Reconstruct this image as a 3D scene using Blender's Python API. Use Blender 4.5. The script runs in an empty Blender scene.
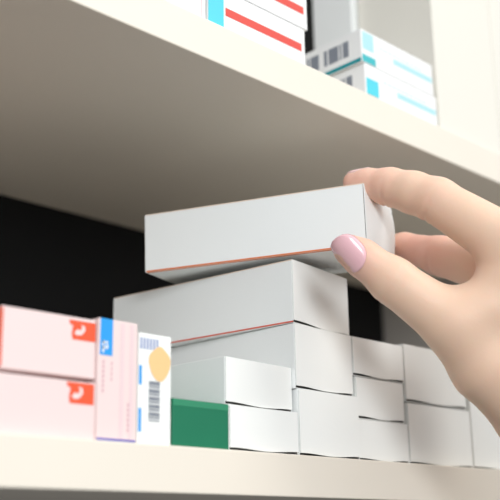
import bpy, bmesh, math, random
import numpy as np
from mathutils import Vector, Matrix

C = bpy.context.scene.collection
SC = bpy.context.scene
random.seed(4)

# ------------------------------------------------------------------ camera
YAW, PITCH, ROLL = 0.77839, 0.28771, -0.01531
CAM = Vector((0.0, -0.30094, -0.03776))
_cy, _sy = math.cos(YAW), math.sin(YAW)
FWD = Vector((_sy*math.cos(PITCH), _cy*math.cos(PITCH), math.sin(PITCH)))
_r = Vector((_cy, -_sy, 0)); _u = _r.cross(FWD)
RGT = _r*math.cos(ROLL) + _u*math.sin(ROLL)
UPV = -_r*math.sin(ROLL) + _u*math.cos(ROLL)
cam = bpy.data.cameras.new('camera'); co = bpy.data.objects.new('camera', cam); C.objects.link(co)
m = Matrix((RGT, UPV, -FWD)).transposed().to_4x4(); m.translation = CAM
co.matrix_world = m
cam.sensor_width = 36; cam.lens = 72; cam.clip_start = 0.01; cam.clip_end = 50
cam.dof.use_dof = True; cam.dof.focus_distance = 0.45; cam.dof.aperture_fstop = 8.5
SC.camera = co

# ------------------------------------------------------------------ world, lights, exposure
w = bpy.data.worlds.new('world'); SC.world = w; w.use_nodes = True
w.node_tree.nodes['Background'].inputs[0].default_value = (0.97, 0.985, 1.0, 1)
w.node_tree.nodes['Background'].inputs[1].default_value = 1.0
# a bright room above, a darker floor below
_nt = w.node_tree; _tc = _nt.nodes.new('ShaderNodeTexCoord'); _sx = _nt.nodes.new('ShaderNodeSeparateXYZ'); _mr = _nt.nodes.new('ShaderNodeMapRange')
_nt.links.new(_tc.outputs['Generated'], _sx.inputs[0]); _nt.links.new(_sx.outputs['Z'], _mr.inputs['Value'])
_mr.inputs['From Min'].default_value = -0.5; _mr.inputs['From Max'].default_value = 0.5
_mr.inputs['To Min'].default_value = 0.26; _mr.inputs['To Max'].default_value = 0.95
_nt.links.new(_mr.outputs[0], _nt.nodes['Background'].inputs[1])
def area(name, loc, target, sx, sy, power, col):
    l = bpy.data.lights.new(name, 'AREA'); l.shape = 'RECTANGLE'; l.size = sx; l.size_y = sy
    l.energy = power; l.color = col
    o = bpy.data.objects.new(name, l); C.objects.link(o); o.location = loc
    o.rotation_euler = (Vector(target)-Vector(loc)).to_track_quat('-Z', 'Y').to_euler()
area('ceiling_light', (1.0, -1.3, 1.5), (0.35, 0, 0.1), 0.7, 0.7, 14, (1.0, 0.97, 0.92))
area('window_light', (-0.62, -1.65, 0.42), (0.33, 0, 0.08), 0.5, 0.6, 20, (0.93, 0.97, 1.0))
SC.view_settings.view_transform = 'Standard'; SC.view_settings.look = 'None'
SC.view_settings.gamma = 1; SC.view_settings.use_curve_mapping = False
SC.view_settings.exposure = 0.03

# ------------------------------------------------------------------ materials
def mat(name, col, rough=0.55, noise=0.0, nscale=60, bump=0.0, bscale=300, sss=0, spec=0.4, coat=0):
    m = bpy.data.materials.new(name); m.use_nodes = True
    nt = m.node_tree; b = nt.nodes['Principled BSDF']
    b.inputs['Base Color'].default_value = (*col, 1)
    b.inputs['Roughness'].default_value = rough
    b.inputs['Specular IOR Level'].default_value = spec
    if coat: b.inputs['Coat Weight'].default_value = coat; b.inputs['Coat Roughness'].default_value = 0.15
    tc = nt.nodes.new('ShaderNodeTexCoord')
    if noise:
        n = nt.nodes.new('ShaderNodeTexNoise'); n.inputs['Scale'].default_value = nscale; n.inputs['Detail'].default_value = 4
        nt.links.new(tc.outputs['Object'], n.inputs['Vector'])
        mx = nt.nodes.new('ShaderNodeMix'); mx.data_type = 'RGBA'
        mx.inputs[6].default_value = (*[c*(1-noise) for c in col], 1); mx.inputs[7].default_value = (*[min(1, c*(1+noise)) for c in col], 1)
        nt.links.new(n.outputs['Fac'], mx.inputs[0]); nt.links.new(mx.outputs[2], b.inputs['Base Color'])
    if bump:
        n2 = nt.nodes.new('ShaderNodeTexNoise'); n2.inputs['Scale'].default_value = bscale; n2.inputs['Detail'].default_value = 3
        nt.links.new(tc.outputs['Object'], n2.inputs['Vector'])
        bp = nt.nodes.new('ShaderNodeBump'); bp.inputs['Strength'].default_value = bump; bp.inputs['Distance'].default_value = 0.0003
        nt.links.new(n2.outputs['Fac'], bp.inputs['Height']); nt.links.new(bp.outputs['Normal'], b.inputs['Normal'])
    if sss:
        b.inputs['Subsurface Weight'].default_value = sss
        b.inputs['Subsurface Radius'].default_value = (1.0, 0.42, 0.25)
        b.inputs['Subsurface Scale'].default_value = 0.0045
    return m
M = {
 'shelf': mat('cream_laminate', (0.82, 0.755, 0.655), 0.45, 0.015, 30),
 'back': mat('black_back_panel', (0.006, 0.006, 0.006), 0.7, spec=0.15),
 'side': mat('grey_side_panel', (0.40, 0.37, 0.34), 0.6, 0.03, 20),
 'white': mat('white_cardboard', (0.865, 0.88, 0.865), 0.5, 0.012, 40, 0.12, 500),
 'white_b': mat('white_cardboard_warm', (0.89, 0.90, 0.87), 0.5, 0.012, 40, 0.12, 500),
 'inner': mat('raw_cardboard_inside', (0.36, 0.33, 0.31), 0.8),
 'orange': mat('orange_print', (0.72, 0.20, 0.07), 0.5),
 'redline': mat('red_print_line', (0.68, 0.12, 0.07), 0.5),
 'peach': mat('peach_print', (0.85, 0.68, 0.55), 0.5),
 'green': mat('green_print', (0.006, 0.17, 0.085), 0.5, 0.05, 80),
 'green2': mat('light_green_print', (0.03, 0.25, 0.13), 0.5),
 'pink': mat('pale_pink_cardboard', (0.84, 0.67, 0.65), 0.5, 0.01, 50),
 'pink2': mat('pale_pink_stripe', (0.80, 0.62, 0.63), 0.5),
 'red': mat('red_print', (0.72, 0.07, 0.05), 0.5),
 'redo': mat('orange_red_print', (0.82, 0.10, 0.035), 0.5),
 'blue': mat('blue_print', (0.02, 0.33, 0.80), 0.5),
 'navy': mat('navy_print', (0.05, 0.06, 0.42), 0.5),
 'cyan': mat('cyan_print', (0.08, 0.62, 0.74), 0.5),
 'ltcyan': mat('light_cyan_print', (0.42, 0.72, 0.76), 0.5),
 'teal': mat('teal_print', (0.0, 0.27, 0.31), 0.5),
 'mteal': mat('mid_teal_print', (0.04, 0.46, 0.50), 0.5),
 'bar': mat('grey_barcode_ink', (0.22, 0.24, 0.28), 0.6),
 'text': mat('blue_grey_text_ink', (0.38, 0.43, 0.60), 0.6),
 'rtext': mat('rose_text_ink', (0.66, 0.40, 0.44), 0.6),
 'plain': mat('white_print', (0.86, 0.86, 0.85), 0.5),
 'sticker': mat('yellow_sticker', (0.90, 0.58, 0.27), 0.6),
 'cream': mat('cream_cardboard', (0.80, 0.77, 0.69), 0.5, 0.01, 20),
 'nail': mat('pink_nail_polish', (0.88, 0.52, 0.56), 0.25, spec=0.5, coat=0.5),
 'nail2': mat('pale_nail', (0.82, 0.55, 0.52), 0.3, coat=0.3),
}
def skin_mat():
    m = mat('skin', (0.74, 0.50, 0.37), 0.5, 0, 0, 0.18, 900, sss=0.35, spec=0.35)
    nt = m.node_tree; b = nt.nodes['Principled BSDF']
    tc = nt.nodes.new('ShaderNodeTexCoord'); n = nt.nodes.new('ShaderNodeTexNoise')
    n.inputs['Scale'].default_value = 45; n.inputs['Detail'].default_value = 3
    nt.links.new(tc.outputs['Object'], n.inputs['Vector'])
    a = nt.nodes.new('ShaderNodeAttribute'); a.attribute_name = 'flush_and_shade'
    r1 = nt.nodes.new('ShaderNodeMix'); r1.data_type = 'RGBA'
    r1.inputs[6].default_value = (0.79, 0.545, 0.395, 1); r1.inputs[7].default_value = (0.83, 0.59, 0.44, 1)
    nt.links.new(n.outputs['Fac'], r1.inputs[0])
    r2 = nt.nodes.new('ShaderNodeMix'); r2.data_type = 'RGBA'
    nt.links.new(a.outputs['Fac'], r2.inputs[0]); nt.links.new(r1.outputs[2], r2.inputs[6])
    r2.inputs[7].default_value = (0.80, 0.42, 0.34, 1)
    nt.links.new(r2.outputs[2], b.inputs['Base Color'])
    return m
M['skin'] = skin_mat()

# ------------------------------------------------------------------ helpers
def link(name, me, m, parent=None, smooth=False):
    o = bpy.data.objects.new(name, me); C.objects.link(o)
    if m: me.materials.append(m)
    if parent: o.parent = parent
    if smooth:
        for p in me.polygons: p.use_smooth = True
    return o
def obj(name, bm, m, parent=None, smooth=False):
    me = bpy.data.meshes.new(name); bmesh.ops.recalc_face_normals(bm, faces=bm.faces); bm.to_mesh(me); bm.free()
    return link(name, me, m, parent, smooth)
def add_box(bm, x0, x1, y0, y1, z0, z1, bev=0.0):
    vs = [bm.verts.new((x, y, z)) for x in (x0, x1) for y in (y0, y1) for z in (z0, z1)]
    q = [(0,1,3,2), (4,6,7,5), (0,4,5,1), (2,3,7,6), (0,2,6,4), (1,5,7,3)]
    fs = [bm.faces.new([vs[i] for i in k]) for k in q]
    if bev:
        es = {e for f in fs for e in f.edges}
        bmesh.ops.bevel(bm, geom=list(es), offset=bev, segments=2, affect='EDGES', profile=0.5)
def box(name, b, m, parent=None, bev=0.0):
    bm = bmesh.new(); add_box(bm, *b, bev); return obj(name, bm, m, parent)
def thing(name, label, cat, loc, rot=(0,0,0), group=None):
    o = bpy.data.objects.new(name, None); C.objects.link(o); o.location = loc; o.rotation_euler = rot
    o.empty_display_size = 0.02
    o['label'] = label; o['category'] = cat
    if group: o['group'] = group
    return o

EPS = 0.00012
def panel_mesh(face, rects, t=EPS, off=0.0):
    """thin print layers; face: 'F' front (u=x, v=z at y=0) or ('L', x) left side (u=y, v=z)"""
    bm = bmesh.new()
    for (u0, u1, v0, v1) in rects:
        if face == 'F': add_box(bm, u0, u1, -t-off, 0.00002-off, v0, v1)
        else: add_box(bm, -t-off, 0.00002-off, u0, u1, v0, v1)
    return bm
def prt(name, root, face, rects, m, t=EPS, off=0.0):
    return obj(name, panel_mesh(face, rects, t, off), M[m], root)
def poly_print(name, root, pts, m, t=EPS, off=0.0):
    """filled outline on the front face"""
    bm = bmesh.new()
    a = [bm.verts.new((x, -t-off, z)) for x, z in pts]; b = [bm.verts.new((x, -off, z)) for x, z in pts]
    bm.faces.new(a); bm.faces.new(b[::-1])
    for i in range(len(pts)):
        j = (i+1) % len(pts); bm.faces.new((a[i], a[j], b[j], b[i]))
    return obj(name, bm, M[m], root)

def end_flap(root, w, h, m, bulge=0.0002, gapl=0.0004, gapb=0.0009, y=0.0):
    """folded end panel, slightly domed, hinged at the right, its lower edge tucked in above a narrow slot"""
    N = 14; t = 0.0004; bm = bmesh.new(); g = {}
    x0, x1, z0, z1 = gapl, w-0.0001, gapb, h-0.0001
    for k in (0, 1):
        for i in range(N+1):
            for j in range(N+1):
                u, v = i/N, j/N
                d = bulge*math.sin(math.pi*u) * (0.45+0.55*math.sin(math.pi*v))
                g[k, i, j] = bm.verts.new((x0+(x1-x0)*u, y-d+k*t, z0+(z1-z0)*v + 0.0004*math.sin(2.2*math.pi*u+1)*(1-v)**6))
    for k in (0, 1):
        for i in range(N):
            for j in range(N):
                f = [g[k,i,j], g[k,i+1,j], g[k,i+1,j+1], g[k,i,j+1]]
                bm.faces.new(f if k == 0 else f[::-1])
    for i in range(N):
        bm.faces.new((g[0,i,0], g[1,i,0], g[1,i+1,0], g[0,i+1,0])); bm.faces.new((g[0,i,N], g[0,i+1,N], g[1,i+1,N], g[1,i,N]))
        bm.faces.new((g[0,0,i], g[0,0,i+1], g[1,0,i+1], g[1,0,i])); bm.faces.new((g[0,N,i], g[1,N,i], g[1,N,i+1], g[0,N,i+1]))
    bm.normal_update()
    for f in bm.faces: f.smooth = abs(f.normal.y) > 0.7
    for e in bm.edges:
        if len(e.link_faces) == 2 and e.calc_face_angle(0) > 0.6: e.smooth = False
    return obj('end_flap', bm, m, root)
def sleeve(root, w, d, h, m):
    """four-sided cardboard tube, closed at the back, open at the front behind the end flap"""
    bm = bmesh.new(); t = 0.0004; y0 = 0.0005; c = 0.0002; dp = 0.008
    ring = [(c,0),(w-c,0),(w,c),(w,h-c),(w-c,h),(c,h),(0,h-c),(0,c)]
    inn = [(t,0.0003),(w-t,0.0003),(w-t,0.0004),(w-t,h-t),(w-t-.0001,h-t),(t+.0001,h-t),(t,h-t),(t,0.0004)]
    A = [bm.verts.new((x,y0,z)) for x,z in ring]; B = [bm.verts.new((x,d,z)) for x,z in ring]
    I = [bm.verts.new((x,y0,z)) for x,z in inn]; K = [bm.verts.new((x,y0+dp,z)) for x,z in inn]
    n = 8; dark = []
    for i in range(n):
        j = (i+1) % n
        bm.faces.new((A[i],A[j],B[j],B[i])); bm.faces.new((A[j],A[i],I[i],I[j])); dark.append(bm.faces.new((I[j],I[i],K[i],K[j])))
    bm.faces.new(B); dark.append(bm.faces.new(K))
    for f in dark: f.material_index = 1
    o = obj('carton_sleeve', bm, m, root); o.data.materials.append(M['inner']); return o
WG = 'plain white cartons stacked on the lower shelf'
def white_carton(label, x, y, z, w, d, h, yaw=0.0, m='white', bulge=0.0002, group=WG, rot=None):
    r = thing('medicine_carton', label, 'box', (x, y, z), rot or (0, 0, yaw), group)
    sleeve(r, w, d, h, M[m]); end_flap(r, w, h, M['white_b'], bulge)
    return r

# ------------------------------------------------------------------ shelving (setting of the picture)
H, T2, D, T1 = 0.1719, 0.01985, 0.2199, 0.018
XL, XR = -0.25, 0.6724
su = thing('shelving_unit', 'cream shelving unit with black back panel holding all the medicine boxes', 'shelf', (0.2, D/2, -T1))
def su_box(name, b, m, bev=0.0006, label=None):
    ox, oy, oz = 0.2, D/2, -T1
    o = box(name, (b[0]-ox, b[1]-ox, b[2]-oy, b[3]-oy, b[4]-oz, b[5]-oz), M[m], su, bev)
    if label: o['label'] = label
    return o
su_box('shelf_board', (XL, XR, 0, D, -T1, 0), 'shelf')
su_box('shelf_board', (XL, XR, 0, D, H, H+T2), 'shelf')
su_box('back_panel', (XL-0.018, XR+0.018, D+0.0002, D+0.006, -0.35, 0.62), 'back', 0, 'black back panel')
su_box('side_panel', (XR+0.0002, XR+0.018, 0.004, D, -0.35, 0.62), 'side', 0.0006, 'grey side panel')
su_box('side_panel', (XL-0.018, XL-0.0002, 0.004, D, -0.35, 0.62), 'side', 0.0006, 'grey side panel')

# ------------------------------------------------------------------ lower shelf: pale pink cartons
Z0 = 0.0001
def pink_logo(r, x0, x1, z0, z1):
    lg = poly_print('logo_print', r, [(x0+0.0016,z0), (x1,z0), (x1,z1), (x0,z1), (x0+0.0004,z1-0.0016), (x0+0.0018,z1-0.0020), (x0+0.0012,z0+0.0022)], 'redo')
    lg['label'] = 'orange-red square logo'
    a, b = x0+0.0022, x0+0.0072
    c = poly_print('curl_mark', lg, [(a,z0+0.0024),(a+.0012,z0+0.0016),(a+.0034,z0+0.0020),(b,z0+0.0040),(b-.0004,z1-.0018),(b-.0020,z1-.0014),
        (b-.0014,z0+.0050),(a+.0030,z0+.0036),(a+.0014,z0+.0040)], 'pink', off=EPS)
PG = 'pale pink cartons at the left of the lower shelf'
r = thing('medicine_carton', 'pale pink carton with orange-red logo lying directly on the lower shelf', 'box', (0.165, 0.003, Z0), (0,0,0), PG)
box('carton_body', (0, 0.0535, 0, 0.09, 0, 0.0208), M['pink'], r, 0.0004)
pink_logo(r, 0.0404, 0.0525, 0.0126, 0.0203)
r = thing('medicine_carton', 'pale pink carton with orange-red logo, upper of the two lying flat', 'box', (0.1785, 0.0045, 0.0224+Z0), (-0.015,-0.006,0), PG)
box('carton_body', (0, 0.0405, 0, 0.09, 0, 0.0225), M['pink'], r, 0.0004)
pink_logo(r, 0.0284, 0.0403, 0.0139, 0.0212)
prt('red_end_print', r, 'L', [(0.0005, 0.0895, 0.0005, 0.022)], 'redo')
prt('red_edge_print', r, 'F', [(0.0, 0.0007, 0.0008, 0.0218)], 'redo')
r = thing('medicine_carton', 'upright pale pink carton with blue corner mark beside two lying ones', 'box', (0.2192, 0.0034, Z0), (0,0,0), PG)
box('carton_body', (0, 0.0186, 0, 0.09, 0, 0.0462), M['pink'], r, 0.0004)
prt('pink_stripe_print', r, 'F', [(0.0105, 0.0122, 0.001, 0.0452), (0.0150, 0.0166, 0.001, 0.0452)], 'pink2')
bl = prt('blue_mark_print', r, 'F', [(0.0008, 0.0066, 0.0320, 0.0461)], 'blue', off=0)
prt('white_lettering', bl, 'F', [(0.0018,0.0026,0.0330,0.0375), (0.0018,0.0044,0.0345,0.0352), (0.0018,0.0044,0.0366,0.0373), (0.0036,0.0044,0.0352,0.0362)], 'plain', off=EPS)
prt('small_lettering', r, 'F', [(0.0022+0.0*k, 0.0030, 0.0180+0.0018*k, 0.0192+0.0018*k) for k in range(7)] + [(0.0062,0.0067,0.0225+0.002*k,0.0238+0.002*k) for k in range(4)] +
    [(0.0142,0.0148,0.004+0.0019*k,0.0053+0.0019*k) for k in range(6)], 'rtext')
prt('navy_edge_print', r, 'F', [(0.0003, 0.0182, 0.0003, 0.0011)], 'navy')

# white carton with the yellow sticker
r = thing('medicine_carton', 'narrow upright white carton with barcode and yellow sticker, between pink and green boxes', 'box', (0.2382, 0.003, Z0))
box('carton_body', (0, 0.0164, 0, 0.07, 0, 0.0430), M['white_b'], r, 0.0004)
prt('text_print', r, 'F', [(0.0006+0.0016*k, 0.0017+0.0016*k, 0.0366, 0.0410) for k in range(6)], 'text')
prt('blue_side_print', r, 'F', [(0.0003,0.0016,0.0225,0.0300), (0.0003,0.0016,0.0045,0.0135)], 'blue')
prt('barcode', r, 'F', [(0.0052, 0.0106, 0.0088+k*0.0010, 0.0093+k*0.0010+0.0002*(k%3)) for k in range(16)], 'bar')
cx, cz = 0.0104, 0.0314
poly_print('yellow_sticker', r, [(cx+0.0054*math.cos(a)*(1+0.08*math.sin(3*a)), cz+0.0066*math.sin(a)*(1+0.06*math.cos(4*a))) for a in [k*math.tau/24 for k in range(24)]], 'sticker', off=EPS)['label'] = 'yellow round sticker'

# green carton
r = thing('medicine_carton', 'low dark green carton with lighter green top band', 'box', (0.2554, 0.0030, Z0))
box('carton_body', (0, 0.0304, 0, 0.06, 0, 0.0188), M['green'], r, 0.0004)
prt('light_band', r, 'F', [(0.0002, 0.0302, 0.0160, 0.0185)], 'green2')

# ------------------------------------------------------------------ lower shelf: white cartons
white_carton('low white carton on the shelf directly right of the green one', 0.2862, 0.0030, Z0, 0.0418, 0.09, 0.0188, 0, 'white_b')
white_carton('low white carton resting on the one beside the green carton', 0.2846, 0.0036, 0.0190, 0.0434, 0.10, 0.0202, math.radians(3.5))
white_carton('bottom white carton of the tall stack under the held box', 0.3294, 0.0036, Z0, 0.0416, 0.11, 0.0296, 0)
b2 = white_carton('middle white carton of the tall stack under the held box', 0.3284, 0.0040, 0.0299, 0.0425, 0.11, 0.0298, math.radians(3))
b3 = white_carton('topmost white carton of the tall stack, held box just above it', 0.3281, 0.0040, 0.0600, 0.0475, 0.1165, 0.0300, math.radians(8))
def edge_lines(r, d, h, bot='redline', top=None):
    if bot: prt('printed_edge_line', r, 'L', [(0.0003, d-0.0005, 0.0001, 0.0008)], bot, 0.0001)
    if top: prt('pale_edge_line', r, 'L', [(0.0003, d-0.0005, h-0.0005, h-0.0001)], top, 0.0001)
edge_lines(b3, 0.1165, 0.0300, 'redline', 'peach')
white_carton('low white carton on the shelf right of the tall stack, undermost of three', 0.3716, 0.0058, Z0, 0.0400, 0.09, 0.0196, 0, 'white_b')
white_carton('small set-back white carton between two others right of the tall stack', 0.3730, 0.0062, 0.0200, 0.0372, 0.09, 0.0200, 0, 'white_b', 0.0001)
white_carton('topmost of three white cartons right of the tall stack', 0.3714, 0.0060, 0.0404, 0.0400, 0.09, 0.0192, 0, 'white')
white_carton('wide white carton on the shelf below the thumb, lower of two', 0.4124, 0.0056, Z0, 0.0552, 0.09, 0.0306, 0)
white_carton('wide white carton below the thumb, upper of two', 0.4120, 0.0058, 0.0314, 0.0535, 0.09, 0.0296, 0)
white_carton('tall white carton at the far right of the shelf beside the wrist', 0.4682, 0.0054, Z0, 0.0600, 0.09, 0.0600, 0, 'white_b', 0.0003)

# ------------------------------------------------------------------ held carton
HROT = (math.radians(0.1), math.radians(-3.147), math.radians(23.44))
hb = thing('medicine_carton', 'long white carton with orange bottom edge held tilted in the hand', 'box', (0.3436, -0.0284, 0.0926), HROT)
HW, HD, HH = 0.0525, 0.1134, 0.0296
sleeve(hb, HW, HD, HH, M['white'])
end_flap(hb, HW, HH, M['white'], 0.0056, 0.0009, 0.0004)
edge_lines(hb, HD, HH, 'orange', 'peach')
bm = bmesh.new(); add_box(bm, 0.0002, 0.0016, 0.0003, HD-0.0004, -0.0001, 0.00002); obj('printed_underside_line', bm, M['orange'], hb)
# far tuck end seen as a thin folded lip
bm = bmesh.new(); add_box(bm, 0.0004, HW-0.001, HD-0.0001, HD+0.0005, 0.0006, HH-0.0006, 0.0002); obj('far_flap', bm, M['white_b'], hb)

# ------------------------------------------------------------------ upper shelf
ZU = H+T2+0.0001
RG = 'red-striped cartons on the upper shelf'
def red_carton(label, x, y, z, w, h, patch=True):
    r = thing('medicine_carton', label, 'box', (x, y, z), (0,0,0), RG)
    box('carton_body', (0, w, 0, 0.06, 0, h), M['plain'], r, 0.0005)
    prt('red_stripe', r, 'F', [(0.0110, w-0.0028, 0.0080, 0.0122)], 'red')
    if patch:
        c = prt('cyan_patch', r, 'F', [(0.0002, 0.0098, 0.0012, h-0.0004)], 'cyan'); c['label'] = 'cyan patch'
        prt('teal_edge', c, 'F', [(0.0004, 0.0096, 0.0004, 0.0012)], 'teal')
    return r
red_carton('red-striped carton with cyan patch standing on the upper shelf, lower of two', 0.2746, 0.0026, ZU, 0.0660, 0.0212)
red_carton('red-striped carton lying on another at the top of the picture', 0.2762, 0.0026, ZU+0.0216, 0.0668, 0.0212)
r = thing('medicine_carton', 'plain white carton left of the cyan-patched red-striped carton', 'box', (0.206, 0.0030, ZU), (0,0,0))
box('carton_body', (0, 0.0676, 0, 0.06, 0, 0.0212), M['plain'], r, 0.0005)
prt('pink_edge_print', r, 'F', [(0.0645, 0.0652, 0.0006, 0.0206)], 'pink2')

TG = 'white and teal cartons on the upper shelf'
def teal_carton(label, x, y, z, yaw, w=0.0655, h=0.0198):
    r = thing('medicine_carton', label, 'box', (x, y, z), (0,0,yaw), TG)
    box('carton_body', (0, w, 0, 0.056, 0, h), M['plain'], r, 0.0005)
    prt('cyan_patch', r, 'F', [(0.0012, 0.0105, h-0.0115, h-0.0012)] if z > ZU+0.01 else [(0.0010, 0.0112, 0.0020, 0.0115)], 'ltcyan' if z > ZU+0.01 else 'cyan')
    prt('teal_patch', r, 'F', [(0.0004, 0.0118, 0.0004, 0.0048)] if z > ZU+0.01 else [(0.0012, 0.0105, 0.0008, 0.0022)], 'mteal')
    prt('light_teal_stripe', r, 'F', [(0.0280, w-0.0012, 0.0078, 0.0110)], 'ltcyan')
    prt('fine_print', r, 'F', [(0.016+0.004*k, 0.0186+0.004*k, 0.0128, 0.0134) for k in range(10)], 'ltcyan')
    bars = []; y0 = 0.0090; random.seed(7)
    for wd, g in ((0.004,.0012),(0.0012,.0010),(0.0070,.0012),(0.0022,.004),(0.0060,.0010),(0.0016,.003),(.0020,.001)):
        bars.append((y0, y0+wd, 0.0062, h-0.0042)); y0 += wd+g
    prt('barcode', r, 'L', bars, 'bar')
    prt('teal_bottom_line', r, 'L', [(0.0005, 0.042, 0.0003, 0.0026)], 'teal')
    return r
teal_carton('white and teal carton with barcoded end resting on the upper shelf', 0.3886, 0.0030, ZU, 0.0)
teal_carton('white and teal carton with barcoded end stacked on its twin', 0.3870, 0.0032, ZU+0.0202, 0.0)
bx = thing('tall_carton', 'tall cream carton on the upper shelf right of the teal cartons', 'box', (0.4562, 0.0030, ZU))
box('carton_body', (0, 0.066, 0, 0.056, 0, 0.13), M['cream'], bx, 0.0006)
bx = thing('tall_carton', 'tall cream carton at the top right corner of the picture', 'box', (0.5228, 0.0030, ZU))
box('carton_body', (0, 0.09, 0, 0.056, 0, 0.14), M['cream'], bx, 0.0006)
bx = thing('tall_carton', 'tall grey-white carton standing behind the teal cartons', 'box', (0.4510, 0.0602, ZU))
box('carton_body', (0, 0.09, 0, 0.033, 0, 0.13), M['white'], bx, 0.0006)

# ------------------------------------------------------------------ the hand: one continuous skin surface
def at(px, py, dep):
    """point at the given picture direction and distance along the viewing axis, in metres"""
    p = CAM + dep*(FWD + (px-250)/1000*RGT - (py-250)/1000*UPV)
    return np.array(tuple(p))
# joint: (px, py, distance, radius)
TH = [(349,250,.4355,.0068), (362,258,.4360,.0080), (393,281,.4340,.0100), (453,324,.4330,.0130), (488,364,.4345,.0168), (528,394,.4360,.0205)]
IX = [(354,182,.4720,.0052), (367,184,.4700,.0070), (390,187,.4640,.0086), (413,192.5,.4570,.0094), (437,200.5,.4500,.0101), (512,247,.4350,.0130)]
MD = [(390,247,.5120,.0060), (405,246.5,.5080,.0067), (440,256,.4900,.0095), (512,272,.4620,.0140)]
RN = [(512,322,.4960,.0070), (498,306,.5060,.0080), (497,286,.5020,.0092), (530,290,.4750,.0135)]
PK = [(540,345,.4980,.0062), (525,332,.5100,.0070), (518,310,.5100,.0080), (548,312,.4880,.0120)]
PALM = [[(512,252,.4350,.0138), (535,330,.4380,.0190), (562,425,.4380,.0240)],
        [(515,272,.4600,.0135), (550,340,.4520,.0200), (575,430,.4440,.0240)],
        [(545,310,.4850,.0120), (572,370,.4700,.0170), (590,435,.4500,.0230)],
        [(530,290,.4750,.0130), (560,350,.4600,.0180)],
        [(575,440,.4400,.0260), (640,640,.4200,.0310), (720,900,.4000,.0370)]]
WEB = [(516,258,.4360,.0125), (509,281,.4330,.0118), (490,308,.4320,.0125), (462,322,.4330,.0115)]
R_, U_, F_ = (np.array(tuple(v)) for v in (RGT, UPV, FWD))
def cone(P, a, b, r1, r2):
    ba = b-a; L2 = ba@ba; t = np.clip(((P-a)@ba)/L2, 0, 1)
    d = P - a - t[:, None]*ba
    return np.sqrt((d*d).sum(1)) - (r1+(r2-r1)*t)
def smin(a, b, k):
    h = np.clip(0.5+0.5*(b-a)/k, 0, 1); return b*(1-h)+a*h - k*h*(1-h)
def chain(P, ch, k=0.003):
    pts = [at(*c[:3]) for c in ch]; d = None
    for i in range(len(ch)-1):
        e = cone(P, pts[i], pts[i+1], ch[i][3], ch[i+1][3])
        d = e if d is None else smin(d, e, k)
    return d
def groove(P, ch, i, amp, wid, off=0.0, side=-1):
    """skin crease around a joint"""
    c = at(*ch[i][:3]); a = at(*ch[i+1][:3])-at(*ch[i-1][:3]); a /= np.linalg.norm(a)
    v = P-c; s = v@a - off; rad = np.sqrt(np.maximum((v*v).sum(1)-(v@a)**2, 0))
    sd = side*(v@U_)/ch[i][3] - 0.35*(v@F_)/ch[i][3]
    return amp*np.exp(-(s/wid)**2)*(rad < ch[i][3]*1.6)*np.clip(sd*0.8+0.25, 0, 1)
def field(P):
    d = chain(P, TH)
    d = d + groove(P, TH, 2, .0004, .0009) + groove(P, TH, 2, .00025, .0008, .0026) - 0.0006*np.exp(-((((P-at(393,281,.434))**2).sum(1))/0.009**2))
    ix = chain(P, IX); ix = ix + groove(P, IX, 2, .0007, .0010) + groove(P, IX, 4, .0007, .0012) + groove(P, IX, 4, .0003, .0009, .0030)
    md = chain(P, MD); md = md + groove(P, MD, 2, .0008, .0012)
    pm = None
    for c in PALM:
        e = chain(P, c, .008); pm = e if pm is None else smin(pm, e, .010)
    pm = smin(pm, chain(P, WEB, .006), .008)
    d = smin(d, pm, .010); d = smin(d, ix, .005); d = smin(d, md, .004)
    d = smin(d, chain(P, RN), .003); d = smin(d, chain(P, PK), .003)
    return d
def surface_nets(f, lo, hi, h):
    n = np.ceil((hi-lo)/h).astype(int)+1
    xs = [lo[i]+h*np.arange(n[i]) for i in range(3)]
    V = np.empty(n, dtype=np.float32)
    for i in range(n[0]):
        Y, Z = np.meshgrid(xs[1], xs[2], indexing='ij')
        P = np.stack([np.full(Y.size, xs[0][i]), Y.ravel(), Z.ravel()], 1)
        V[i] = f(P).reshape(n[1], n[2])
    S = V < 0
    acc = np.zeros((*(n-1), 3)); cnt = np.zeros(n-1)
    for ax in range(3):
        sl0 = [slice(None)]*3; sl1 = [slice(None)]*3; sl0[ax] = slice(0, -1); sl1[ax] = slice(1, None)
        a, b = V[tuple(sl0)], V[tuple(sl1)]; cr = (a < 0) != (b < 0)
        I = np.argwhere(cr); t = a[cr]/(a[cr]-b[cr])
        pos = I.astype(float); pos[:, ax] += t
        o = [k for k in range(3) if k != ax]
        for da in (0, -1):
            for db in (0, -1):
                J = I.copy(); J[:, o[0]] += da; J[:, o[1]] += db
                ok = ((J >= 0) & (J < (n-1))).all(1); J = J[ok]
                np.add.at(acc, tuple(J.T), pos[ok]); np.add.at(cnt, tuple(J.T), 1)
    idx = -np.ones(n-1, dtype=int); m_ = cnt > 0; idx[m_] = np.arange(m_.sum())
    verts = lo + h*(acc[m_]/cnt[m_][:, None])
    faces = []
    for ax in range(3):
        sl0 = [slice(None)]*3; sl1 = [slice(None)]*3; sl0[ax] = slice(0, -1); sl1[ax] = slice(1, None)
        a, b = V[tuple(sl0)], V[tuple(sl1)]; cr = (a < 0) != (b < 0)
        I = np.argwhere(cr); o = [(ax+1) % 3, (ax+2) % 3]
        ok = ((I[:, o[0]] > 0) & (I[:, o[1]] > 0) & (I[:, o[0]] < n[o[0]]-1) & (I[:, o[1]] < n[o[1]]-1)); I = I[ok]
        q = []
        for da, db in ((-1,-1), (0,-1), (0,0), (-1,0)):
            J = I.copy(); J[:, o[0]] += da; J[:, o[1]] += db; q.append(idx[tuple(J.T)])
        q = np.stack(q, 1); ins = S[tuple(I.T)]
        q[~ins] = q[~ins][:, ::-1]
        faces.append(q)
    return verts, np.concatenate(faces)
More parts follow.
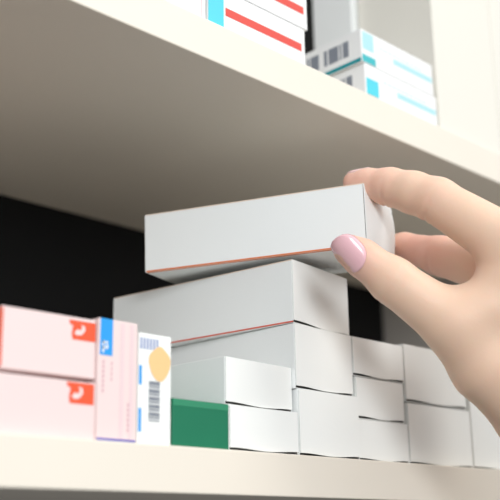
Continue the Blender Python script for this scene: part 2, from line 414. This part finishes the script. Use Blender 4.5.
allp = np.array([at(*c[:3]) for ch in [TH, IX, MD, RN, PK, WEB]+PALM for c in ch])
lo = allp.min(0)-0.042; hi = allp.max(0)+0.042
step = 0.0011
vs, fs = surface_nets(field, lo, hi, step)
# relax onto the true surface
for _ in range(2):
    g = np.stack([(field(vs+e)-field(vs-e))/0.0008 for e in np.eye(3)*0.0004], 1)
    vs = vs - (field(vs)/np.maximum((g*g).sum(1), .25))[:, None]*g
me = bpy.data.meshes.new('person')
me.from_pydata(vs.tolist(), [], fs.tolist()); me.update()
fl = np.zeros(len(vs))
for (c, rad, s) in [(at(350,256,.4355), .014, .75), (at(355,182,.472), .016, .7), (at(392,188,.464), .008, .45), (at(434,201,.450), .011, .35),
                    (at(393,281,.434), .009, .25), (at(420,252,.495), .026, .8), (at(480,270,.450), .016, .5), (at(375,185,.468), .016, .6)]:  # inner palm spot paints the shade of the hand's crease into the skin colour
    fl = np.maximum(fl, s*np.exp(-((vs-c)**2).sum(1)/rad**2))
at_ = me.attributes.new('flush_and_shade', 'FLOAT', 'POINT'); at_.data.foreach_set('value', fl.astype(np.float32))
hand = link('person', me, M['skin'], None, True)
hand['label'] = 'bare hand of a person with pale pink nail polish, pinching the raised white box'
hand['category'] = 'person'

def hit(px, py, d0=0.38):
    """first point of the skin seen through a picture point"""
    d = d0
    for _ in range(200):
        f = field(at(px, py, d)[None])[0]
        if f < 1e-5: break
        d += float(f)*0.8
    return at(px, py, d)
def skin_normal(p):
    g = np.array([field((p+e)[None])[0]-field((p-e)[None])[0] for e in np.eye(3)*0.001]); return g/np.linalg.norm(g)
def nail(name, c, out, ax, L, wid, m, rad=0.0078, lift=0.00035, thick=0.0011):
    """rounded nail plate curved around the finger, following the skin lengthwise"""
    out = out/np.linalg.norm(out); ax = ax-(ax@out)*out; ax /= np.linalg.norm(ax); sd = np.cross(ax, out)
    us = np.linspace(0, 1, 9); hs = []
    for u in us:
        p = c+ax*L*(u-.5); a, b = -0.006, 0.006
        for _ in range(24):
            mid = (a+b)/2
            if field((p+out*mid)[None])[0] > 0: b = mid
            else: a = mid
        hs.append(mid)
    hs = np.array(hs); ok = (us < 0.72); pf = np.polyfit(us[ok], hs[ok], 1)
    N, K = 20, 14; bm = bmesh.new(); g = {}
    for i in range(N+1):
        u = i/N; half = max(wid/2*(1-abs(2*u-1)**2.8)**(1/2.4), wid*0.10)
        e0 = pf[0]*u+pf[1] + lift - 0.0012*max(0, u-.6)**2*6
        for j in range(K+1):
            x = (2*j/K-1)*half
            e = e0 - (rad-math.sqrt(rad*rad-x*x))
            for k in (0, 1): g[k, i, j] = bm.verts.new(c+ax*L*(u-.5)+sd*x+out*(e-thick*k))
    for i in range(N):
        for j in range(K):
            for k in (0, 1):
                f = [g[k,i,j], g[k,i+1,j], g[k,i+1,j+1], g[k,i,j+1]]; bm.faces.new(f if k else f[::-1])
    for i in range(N):
        for j in (0, K): bm.faces.new((g[0,i,j], g[0,i+1,j], g[1,i+1,j], g[1,i,j]))
    for j in range(K):
        for i in (0, N): bm.faces.new((g[0,i,j], g[0,i,j+1], g[1,i,j+1], g[1,i,j]))
    return obj(name, bm, m, hand, True)
p0 = hit(346.5, 255)
n0 = skin_normal(p0) + 0.32*(-0.65*R_-0.75*U_)
nail('fingernail', p0, n0, at(332,241,.434)-at(358,265,.434), 0.0168, 0.0138, M['nail'], 0.0080, 0.0006, 0.0013)['label'] = 'pink polished thumbnail'
p1 = at(*IX[1][:3]); c1 = at(359,182.5,.4715)
o1 = U_*1.0 + F_*0.35
nail('fingernail', c1+o1/np.linalg.norm(o1)*0.006, o1, at(*IX[0][:3])-p1, 0.0115, 0.0095, M['nail2'], 0.0072)['label'] = 'pale pink index fingernail'
